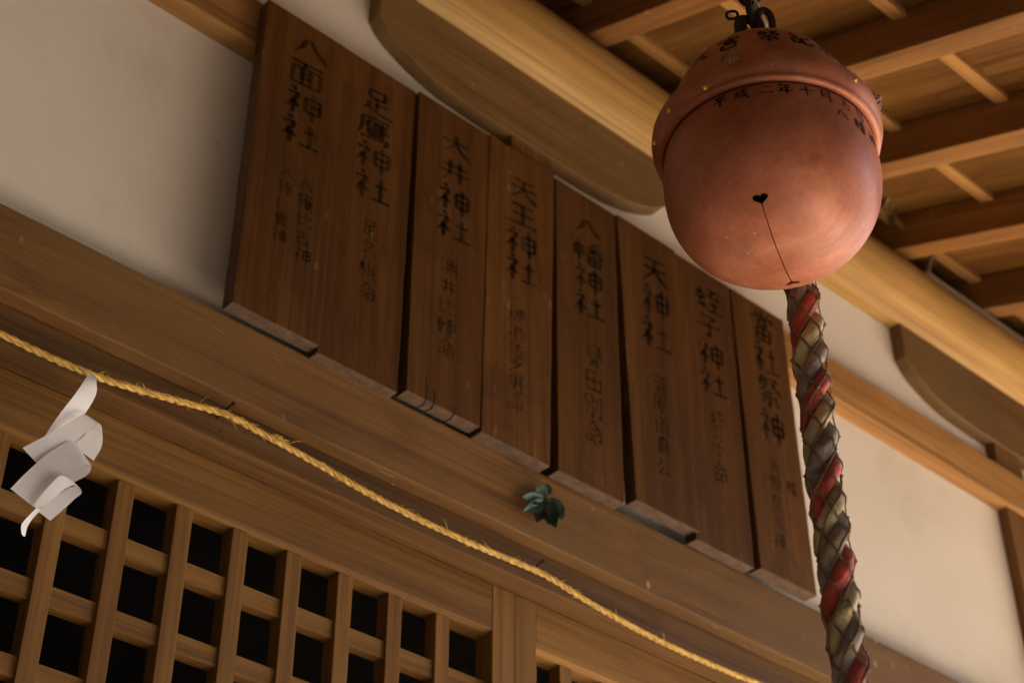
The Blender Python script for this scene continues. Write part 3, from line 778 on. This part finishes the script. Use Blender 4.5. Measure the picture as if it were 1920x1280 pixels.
# crown loop
bm = bmesh.new()
tp = BC + Z * 1.70 * RB
pts = [tp + Vector((0.034 * math.cos(a) * -0.73, 0.034 * math.cos(a) * 0.68, 0.036 * math.sin(a) - 0.01)) for a in [R(180) * k / 16 for k in range(17)]]
tube(bm, pts, 0.0105, 10)
bmesh.ops.create_cone(bm, cap_ends=True, segments=24, radius1=0.048, radius2=0.03, depth=0.012, matrix=Matrix.Translation(tp - Z * 0.001))
obj('hanging_loop', bm, M['iron'], bell, smooth=True)

# chain carrying the bell
chain = empty('iron_chain', tp + Z * 0.04)
tag(chain, 'short rusty iron chain holding up the bell', 'chain')
def link(name, c, up, side, L=0.05, W=0.027, r=0.0052, par=None, mat=None):
    bm = bmesh.new(); pts = []
    for k in range(28):
        a = 2 * math.pi * k / 28
        sx, sy = math.cos(a), math.sin(a)
        pts.append(c + side * (W / 2) * sx * (1 if abs(sy) > .99 else 1) + up * (L / 2) * (abs(sy) ** 0.7) * (1 if sy > 0 else -1))
    tube(bm, pts, r, 8, closed=True); return obj(name, bm, mat or M['iron'], par, smooth=True)
e1 = Vector((0.673, -0.739, 0)).normalized(); e2 = Vector((0.739, 0.673, 0)).normalized()
zc = tp.z + 0.052
k = 0
while zc < 4.05:
    s = e1 if k % 2 == 0 else e2
    link('chain_link', Vector((BC.x, BC.y, zc)), Z, (s + 0.25 * (e2 if k % 2 == 0 else e1)).normalized(), par=chain)
    zc += 0.039; k += 1
link('shackle', Vector((BC.x, BC.y, tp.z + 0.052)) - e1 * 0.008, Z, (e1 + e2 * 0.4).normalized(), 0.046, 0.028, 0.006, chain)
link('shackle', Vector((BC.x, BC.y, tp.z + 0.062)) + e1 * 0.018, Z, (e1 + e2 * 0.2).normalized(), 0.056, 0.022, 0.0055, chain)
link('split_ring', Vector((BC.x, BC.y, tp.z + 0.085)) - e1 * 0.027, Z, e1, 0.016, 0.016, 0.0022, chain)
bm = bmesh.new()
tube(bm, [Vector((BC.x, BC.y, 4.03)), Vector((BC.x, BC.y, 4.245))], 0.006, 8)
obj('hook', bm, M['iron'], chain, smooth=True)

# ---------------------------------------------------------------- the twisted red and white bell rope with its net
RX, RY, RR = 1.538, 1.097, 0.0222
LAY = 0.1375
def cloth(name, c1, c2, spots):
    m, t, p = nodes(name)
    tc = N(t, 'ShaderNodeTexCoord'); v = tc.outputs['Object']
    c = ramp(t, noise(t, v, 26, 5, 0.6, 0.4), [(0.32, c1), (0.66, c2)]).outputs[0]
    d = ramp(t, noise(t, v, 48, 4, 0.6), [(0.60, (0, 0, 0)), (0.72, (1, 1, 1))]).outputs[0]
    c = mixc(t, math_node(t, 'MULTIPLY', d, 0.55), c, tuple(x * 0.5 for x in c1))
    vo = N(t, 'ShaderNodeTexVoronoi'); vo.inputs['Scale'].default_value = 190; t.links.new(v, vo.inputs['Vector'])
    sp = ramp(t, vo.outputs['Distance'], [(0.16, (1, 1, 1)), (0.24, (0, 0, 0))]).outputs[0]
    keep = ramp(t, noise(t, v, 30, 2), [(0.58, (0, 0, 0)), (0.62, (1, 1, 1))]).outputs[0]
    c = mixc(t, math_node(t, 'MULTIPLY', math_node(t, 'MULTIPLY', sp, keep), spots), c, (0.05, 0.035, 0.02))
    t.links.new(c, p.inputs['Base Color']); p.inputs['Roughness'].default_value = 0.8
    p.inputs['Sheen Weight'].default_value = 0.15
    bu = N(t, 'ShaderNodeBump'); bu.inputs['Strength'].default_value = 0.75; bu.inputs['Distance'].default_value = 0.004
    wr = noise(t, mapping(t, v, (75, 75, 130), (0.5, 0.4, 0)), 1.0, 4, 0.55, 0.8)
    t.links.new(wr, bu.inputs['Height']); t.links.new(bu.outputs[0], p.inputs['Normal'])
    return m
M['red'] = cloth('red_cloth', (0.24, 0.02, 0.01), (0.48, 0.06, 0.028), 0.3)
M['cream'] = cloth('cream_cloth', (0.27, 0.19, 0.09), (0.52, 0.40, 0.22), 0.9)
M['grey'] = cloth('grey_cloth', (0.13, 0.09, 0.065), (0.36, 0.27, 0.205), 0.7)
M['net'] = plain('net_cord', (0.27, 0.17, 0.09), 0.85, 0, 0.45, 300, 0.5, (0.13, 0.078, 0.04))
rope = empty('bell_rope', (RX, RY, 1.2))
tag(rope, 'thick twisted red and dirty white bell rope wrapped in a brown cord net', 'rope')
Z0, Z1 = 1.25, 3.16
rs, rh = 0.50 * RR, 0.56 * RR
PH0 = R(-143) - 2 * math.pi * (2.930 / LAY)      # a red strand faces the camera at z = 2.885
def axis(z): return Vector((RX + 0.0022 * math.sin(z * 9) , RY - 0.001 * math.cos(z * 7), z))
for mi, ph in (('red', 0.0), ('cream', 2.094), ('grey', -2.094)):
    bm = bmesh.new(); seg = 20; rings = []
    nz = int((Z1 - Z0) / 0.0038)
    for k in range(nz + 1):
        z = Z0 + (Z1 - Z0) * k / nz
        a = PH0 + ph + 2 * math.pi * z / LAY
        rad = Vector((math.cos(a), math.sin(a), 0)); tang = Vector((-math.sin(a), math.cos(a), 0))
        c = axis(z) + rad * rh
        T = (Z * LAY + tang * 2 * math.pi * rh).normalized(); B_ = T.cross(rad)
        ring = []
        for q in range(seg):
            b = 2 * math.pi * q / seg
            w_ = 1 + 0.16 * mnoise.noise(Vector((z * 60, math.cos(b) * 1.3, math.sin(b) * 1.3 + ph))) + 0.05 * mnoise.noise(Vector((z * 170, b * 1.1, ph)))
            ring.append(bm.verts.new(c + (rad * math.cos(b) + B_ * math.sin(b) * 0.98) * rs * w_))
        rings.append(ring)
    for A, B in zip(rings, rings[1:]):
        for q in range(seg): bm.faces.new([A[q], A[(q + 1) % seg], B[(q + 1) % seg], B[q]])
    bm.faces.new(rings[0]); bm.faces.new(rings[-1])
    o = obj('rope_strand', bm, M[mi], rope, smooth=True)
    o['label'] = {'red': 'red cloth strand of the rope', 'cream': 'yellowed cream strand of the rope', 'grey': 'greyish white strand of the rope'}[mi]
def rope_r(a, z):
    best = 0
    for ph in (0.0, -2.094, 2.094):
        d = (a - (PH0 + ph + 2 * math.pi * z / LAY) + math.pi) % (2 * math.pi) - math.pi
        q = rs * rs - (rh * math.sin(d)) ** 2
        if q > 0 and abs(d) < math.pi / 2: best = max(best, rh * math.cos(d) + math.sqrt(q))
    return max(best, 0.55 * RR)
bm = bmesh.new(); NP = 0.245
A0 = R(-143.8)
def netpt(a, z, lift=0.0):
    r = max(rope_r(a, z), 0.88 * RR) + 0.0012 + lift
    return axis(z) + Vector((math.cos(a), math.sin(a), 0)) * r
for sgn in (1, -1):
    for k in range(4):
        for off in (-0.0009, 0.0009):
            pts = []
            for i in range(int((Z1 - Z0) / 0.005) + 1):
                z = Z0 + 0.005 * i
                a = A0 + R(12) + k * math.pi / 2 + sgn * 2 * math.pi * (z - 2.0) / NP + off / RR * 1.0
                pts.append(netpt(a, z + off * 0.6))
            tube(bm, pts, 0.00095, 5)
z = 2.0 - NP / 8 * 7
i = -7
while True:
    z = 2.0 + NP / 8 * i
    if z > Z1: break
    if z > Z0:
        for k in range(4):
            a = A0 + R(12) + k * math.pi / 2 + (math.pi / 4 if i % 2 else 0)
            c = netpt(a, z, 0.0008); rr = 0.0026 * random.uniform(0.85, 1.2)
            g = bmesh.ops.create_icosphere(bm, subdivisions=1, radius=rr, matrix=Matrix.Translation(c) @ Matrix.Rotation(random.uniform(0, 3), 4, 'Y'))
    i += 1
obj('cord_net', bm, M['net'], rope, smooth=True)
bm = bmesh.new(); rnd = random.Random(21)      # loose threads
for k in range(260):
    z = rnd.uniform(Z0, Z1); a = rnd.uniform(0, 2 * math.pi); rr = rope_r(a, z)
    d = Vector((math.cos(a), math.sin(a), 0)); tg = Vector((-d.y, d.x, 0))
    q0 = axis(z) + d * rr * 0.98; q1 = q0 + d * rnd.uniform(.001, .004) + tg * rnd.uniform(-.006, .006) + Z * rnd.uniform(-.008, .006)
    tube(bm, [q0, (q0 + q1) / 2 + d * .0012, q1], lambda t: .00028, 3)
o = obj('loose_threads', bm, M['cream'], rope); o['kind'] = 'stuff'
# tail of the rope tied up to the chain over the crown
bm = bmesh.new()
for q, (mi) in enumerate(('red', 'cream')):
    bm = bmesh.new()
    s = e2 * 0.004 * q
    P = catmull([Vector((RX, RY, Z1 - 0.01)), Vector((RX - 0.03, RY - 0.01, 3.235)), Vector((1.45, 1.045, 3.29)), Vector((1.425, 1.02, 3.315)) + s, Vector((1.408, 1.012, 3.345)) + s - e1 * 0.004 * (1 - q), Vector((1.398, 1.012, 3.365)), Vector((1.392, 1.012, 3.40))], 6)
    tube(bm, P, (lambda t: 0.008 * (1 - t) + 0.0055) if q else (lambda t: 0.006 * (1 - t) + 0.005), 10)
    obj('rope_tail', bm, M[mi], rope, smooth=True)

# ---------------------------------------------------------------- straw rope, nails, paper streamer
def straw_mat():
    m, t, p = nodes('straw')
    tc = N(t, 'ShaderNodeTexCoord'); v = tc.outputs['Object']
    c = ramp(t, noise(t, mapping(t, v, (60, 200, 200)), 1, 4, 0.6), [(0.3, (0.34, 0.17, 0.025)), (0.55, (0.66, 0.41, 0.085)), (0.75, (0.82, 0.58, 0.19))]).outputs[0]
    t.links.new(c, p.inputs['Base Color']); p.inputs['Roughness'].default_value = 0.6
    bu = N(t, 'ShaderNodeBump'); bu.inputs['Strength'].default_value = 0.6; bu.inputs['Distance'].default_value = 0.002
    t.links.new(noise(t, mapping(t, v, (90, 500, 500)), 1, 3), bu.inputs['Height']); t.links.new(bu.outputs[0], p.inputs['Normal'])
    return m
M['straw'] = straw_mat()
ctrl = [(-0.2, 1.99, 3.05), (0.4, 1.945, 3.005), (0.78, 1.945, 2.99), (0.93, 1.945, 2.9915), (1.04, 1.945, 3.007), (1.145, 1.945, 3.0265), (1.18, 1.945, 3.0295), (1.235, 1.945, 3.0255), (1.353, 1.945, 3.0155),
        (1.487, 1.945, 3.002), (1.651, 1.945, 2.998), (1.826, 1.945, 3.0025), (1.875, 1.945, 3.0), (1.997, 1.945, 2.984), (2.179, 1.945, 2.973), (2.42, 1.945, 2.977), (2.8, 1.945, 3.0), (3.2, 1.99, 3.045)]
path = catmull(ctrl, 26)
# arclength
acc = [0]
for a, b in zip(path, path[1:]): acc.append(acc[-1] + (b - a).length)
bm = bmesh.new(); rnd = random.Random(11)
r0 = 0.0054
for st in range(3):
    pts = []
    for i, p_ in enumerate(path):
        T = (path[min(i + 1, len(path) - 1)] - path[max(i - 1, 0)]).normalized()
        U = Vector((0, 1, 0)); V_ = T.cross(U)
        a = 2 * math.pi * acc[i] / 0.052 + st * 2.094
        wob = 1 + 0.18 * mnoise.noise(Vector((acc[i] * 40, st * 3.1, 0)))
        pts.append(p_ + (U * math.cos(a) + V_ * math.sin(a)) * r0 * 0.5 * wob)
    # resample denser
    P2 = catmull(pts, 2)
    tube(bm, P2, lambda t, st=st: r0 * 0.58 * (1 + 0.22 * mnoise.noise(Vector((t * 330, st * 7.7, 1)))), 8)
for k in range(220):                                       # loose straw ends
    i = rnd.randrange(len(path) - 3)
    T = (path[i + 1] - path[i]).normalized()
    d = Vector((rnd.gauss(0, .6), rnd.gauss(-.3, .8), rnd.gauss(0.1, .9))); d = (d - T * d.dot(T)).normalized()
    L = rnd.uniform(.004, .011) if rnd.random() < .9 else rnd.uniform(.012, .022)
    q0 = path[i] + d * r0 * 0.8
    q1 = q0 + (d * rnd.uniform(.3, .9) + T * rnd.choice((1, 1, -1)) * rnd.uniform(.5, 1.1)) * L
    tube(bm, [q0, (q0 + q1) / 2 + d * L * .12, q1], lambda t: .0006 * (1 - t) + .00015, 4)
for i0 in (path.index(min(path, key=lambda q: (q - Vector((1.25, 1.945, 3.024))).length)),):
    for k in range(9):
        q0 = path[i0 + k % 4]; T = (path[i0 + 2] - path[i0]).normalized()
        q1 = q0 + T * rnd.uniform(.01, .026) + Vector((0, -rnd.uniform(.002, .008), rnd.uniform(.001, .010)))
        tube(bm, [q0, (q0 + q1) / 2 + Vector((0, -.002, .001)), q1], lambda t: .0011 * (1 - t) + .0003, 4)
sr = obj('straw_rope', bm, M['straw'], smooth=True, loc=(1.3, 1.945, 3.0))
tag(sr, 'thin twisted yellow straw rope strung along the wall over the doors', 'rope')

for lab, base, head in (('bent dark nail holding up the straw rope left of the plaques', (1.172, 1.985, 3.042), (1.171, 1.934, 3.0455)),
                        ('short dark nail in the beam below the green leaves', (1.850, 1.985, 3.020), (1.849, 1.945, 3.0295))):
    b, hd = Vector(base), Vector(head); d = (hd - b).normalized()
    bm = bmesh.new(); tube(bm, [b, (b + hd) / 2 + Vector((0, 0, .001)), hd], .0016, 8)
    tube(bm, [hd - d * .0005, hd + d * .0016], .0036, 10)
    tag(obj('nail', bm, M['iron'], smooth=False, loc=base), lab, 'nail', 'nails holding the straw rope')

def paper_mat():
    m, t, p = nodes('white_paper')
    tc = N(t, 'ShaderNodeTexCoord')
    c = ramp(t, noise(t, tc.outputs['Object'], 30, 3), [(0.3, (0.86, 0.82, 0.84)), (0.7, (0.91, 0.88, 0.90))]).outputs[0]
    t.links.new(c, p.inputs['Base Color']); p.inputs['Roughness'].default_value = 0.8
    o = [n for n in t.nodes if n.type == 'OUTPUT_MATERIAL'][0]
    tr = N(t, 'ShaderNodeBsdfTranslucent'); t.links.new(c, tr.inputs[0])
    mx = N(t, 'ShaderNodeMixShader'); mx.inputs[0].default_value = 0.2
    t.links.new(p.outputs[0], mx.inputs[1]); t.links.new(tr.outputs[0], mx.inputs[2]); t.links.new(mx.outputs[0], o.inputs[0])
    return m
# zig-zag strips: rungs of two (x, y, z) points each
SHIDE = [[((0.9222, 1.935, 2.9847), (0.9346, 1.935, 2.9835)), ((0.9146, 1.93, 2.9644), (0.9341, 1.93, 2.9714)), ((0.9039, 1.93, 2.9342), (0.939, 1.935, 2.9524)), ((0.8887, 1.935, 2.8947), (0.931, 1.945, 2.9193)), ((0.8762, 1.94, 2.8559), (0.9144, 1.95, 2.8921)), ((0.8745, 1.945, 2.835), (0.9044, 1.955, 2.8669))], [((0.8399, 1.925, 2.8111), (0.8676, 1.925, 2.7953)), ((0.8608, 1.925, 2.8348), (0.8902, 1.925, 2.8245)), ((0.8872, 1.925, 2.8648), (0.9124, 1.925, 2.8501)), ((0.9218, 1.928, 2.9065), (0.9464, 1.928, 2.9015)), ((0.9394, 1.942, 2.9088), (0.9634, 1.942, 2.8987)), ((0.9433, 1.955, 2.896), (0.9718, 1.955, 2.8855)), ((0.9283, 1.96, 2.8721), (0.9658, 1.96, 2.8622))], [((0.8305, 1.915, 2.7363), (0.8683, 1.915, 2.723)), ((0.8479, 1.917, 2.7693), (0.8845, 1.915, 2.7549)), ((0.8738, 1.92, 2.8115), (0.901, 1.914, 2.7875)), ((0.906, 1.924, 2.8524), (0.9353, 1.915, 2.8205)), ((0.9242, 1.936, 2.8573), (0.9484, 1.928, 2.8268)), ((0.9265, 1.948, 2.8415), (0.9493, 1.94, 2.8205)), ((0.9129, 1.952, 2.8105), (0.9304, 1.946, 2.8007))], [((0.8639, 1.908, 2.7198), (0.8711, 1.908, 2.7174)), ((0.877, 1.905, 2.7504), (0.8893, 1.907, 2.7404)), ((0.8925, 1.905, 2.7783), (0.9065, 1.908, 2.7658)), ((0.9114, 1.911, 2.784), (0.9225, 1.911, 2.7789)), ((0.9249, 1.92, 2.7848), (0.9365, 1.92, 2.7771)), ((0.919, 1.928, 2.7804), (0.9314, 1.928, 2.7676)), ((0.9008, 1.932, 2.7573), (0.9186, 1.932, 2.7462)), ((0.8824, 1.934, 2.7319), (0.9043, 1.934, 2.7245))], [((0.8704, 1.909, 2.7208), (0.8765, 1.911, 2.7191)), ((0.8602, 1.909, 2.7024), (0.8685, 1.913, 2.7029)), ((0.8548, 1.912, 2.6891), (0.8662, 1.918, 2.6917)), ((0.8592, 1.918, 2.6811), (0.8681, 1.923, 2.6837)), ((0.8646, 1.923, 2.6799), (0.8694, 1.927, 2.6826))]]
bm = bmesh.new()
for strip in SHIDE:
    A = catmull([r[0] for r in strip], 8); B = catmull([r[1] for r in strip], 8)
    rows = [[bm.verts.new(a.lerp(b, k / 6)) for k in range(7)] for a, b in zip(A, B)]
    for P, Q in zip(rows, rows[1:]):
        for k in range(6): bm.faces.new([P[k], P[k + 1], Q[k + 1], Q[k]])
o = obj('paper_streamer', bm, paper_mat(), smooth=True, loc=(0.93, 1.94, 2.98))
tag(o, 'curled white zigzag paper streamer hanging from the straw rope', 'paper streamer')

# ---------------------------------------------------------------- leaf sprig on the lintel
def leaf_mat(name, c1, c2):
    m, t, p = nodes(name)
    tc = N(t, 'ShaderNodeTexCoord')
    c = ramp(t, noise(t, tc.outputs['Object'], 90, 4), [(0.3, c1), (0.7, c2)]).outputs[0]
    t.links.new(c, p.inputs['Base Color']); p.inputs['Roughness'].default_value = 0.45
    return m
def leaf(bm, base, tip, wd, up, fold=0.35, curl=0.2):
    base, tip, up = Vector(base), Vector(tip), Vector(up).normalized()
    d = tip - base; L = d.length; d.normalize(); side = d.cross(up).normalized(); up = side.cross(d)
    n = 9; rows = []
    for k in range(n):
        t = k / (n - 1); wv = wd * 0.5 * (math.sin(math.pi * min(1, t * 0.93 + 0.05)) ** 0.75)
        c = base + d * L * t + up * (-curl * L * t * t + 0.025 * L * math.sin(t * 9))
        rows.append([bm.verts.new(c - side * wv + up * wv * fold), bm.verts.new(c - side * wv * .5 + up * wv * fold * .55), bm.verts.new(c), bm.verts.new(c + side * wv * .5 + up * wv * fold * .55), bm.verts.new(c + side * wv + up * wv * fold)])
    for A, B in zip(rows, rows[1:]):
        for q in range(4): bm.faces.new([A[q], A[q + 1], B[q + 1], B[q]])
sprig = empty('leaf_sprig', (1.856, 1.95, 3.158))
tag(sprig, 'dark green leaf sprig stuck on the beam under the fifth plaque', 'leaves')
LM = leaf_mat('dark_leaf', (0.020, 0.045, 0.034), (0.055, 0.10, 0.078))
O = Vector((1.853, 1.943, 3.157))
VD = Vector((-0.59, -0.62, -0.52))
for i, (bs, tip, wd) in enumerate([((1.8548, 1.94, 3.1611), (1.8283, 1.938, 3.1748), 0.0188), ((1.8549, 1.94, 3.1641), (1.8522, 1.934, 3.1862), 0.0163), ((1.8476, 1.94, 3.1551), (1.792, 1.936, 3.1345), 0.0169), ((1.8511, 1.94, 3.1505), (1.7906, 1.93, 3.1009), 0.0188), ((1.8583, 1.94, 3.1565), (1.8122, 1.926, 3.1264), 0.0163), ((1.8546, 1.94, 3.1459), (1.8162, 1.926, 3.0896), 0.0238), ((1.8582, 1.94, 3.1504), (1.8411, 1.921, 3.0924), 0.0188), ((1.8619, 1.94, 3.1595), (1.8346, 1.915, 3.0996), 0.0094), ((1.8619, 1.94, 3.1595), (1.8612, 1.922, 3.0906), 0.0207), ((1.8637, 1.94, 3.1618), (1.8836, 1.928, 3.1208), 0.0251), ((1.862, 1.94, 3.1626), (1.8879, 1.932, 3.144), 0.0163)]):
    up = VD + Vector((random.uniform(-.35, .35), random.uniform(-.15, .15), random.uniform(-.35, .35)))
    bm = bmesh.new(); leaf(bm, bs, tip, wd * 1.2, up, random.uniform(.15, .4), random.uniform(-.02, .1))
    lo = obj('leaf', bm, LM, sprig, smooth=False)
bm = bmesh.new(); tube(bm, [O + Vector((0, .008, .004)), O, O + Vector((.002, -.012, -.006))], .003, 8)
obj('stem', bm, LM, sprig, smooth=True)

# dry leaf litter caught on a rafter end, wire stapled along the purlin
DL = leaf_mat('dry_leaf', (0.07, 0.04, 0.014), (0.24, 0.15, 0.055))
lit = empty('dry_leaf_clump', (3.12, 1.905, 4.565))
tag(lit, 'curled dry brown leaves caught between rafter and purlin right of the bell', 'dry leaves')
for b, tp_, wd, up in (((3.11, 1.90, 4.58), (3.07, 1.87, 4.555), .024, (-.5, -.3, -.8)), ((3.12, 1.90, 4.575), (3.135, 1.87, 4.595), .022, (-.7, -.6, -.2)), ((3.11, 1.905, 4.56), (3.09, 1.885, 4.52), .024, (-.5, -.7, 0)), ((3.13, 1.91, 4.56), (3.133, 1.88, 4.525), .02, (-.6, -.7, -.2)), ((3.12, 1.90, 4.58), (3.095, 1.85, 4.575), .02, (-.3, -.3, -1))):
    bm = bmesh.new(); leaf(bm, b, tp_, wd, up, 0.6, 0.4); obj('leaf', bm, DL, lit)
bm = bmesh.new()
wp = [Vector((3.302, 1.905, 4.527)), Vector((3.292, 1.912, 4.50)), Vector((3.276, 1.918, 4.455))]
cx = 3.275
arc = [(x, 1.918, 4.459) for x in (3.29, 3.5, 3.8, 4.2, 4.8, 5.8)]
tube(bm, catmull(wp + [Vector(q) for q in arc], 5), .006, 8)
tag(obj('wire', bm, plain('grey_wire', (0.13, 0.10, 0.07), 0.6, 0.1, .2, 60, 0), smooth=True, loc=(3.3, 1.93, 4.48)), 'thin grey wire running along the top of the round purlin', 'wire')
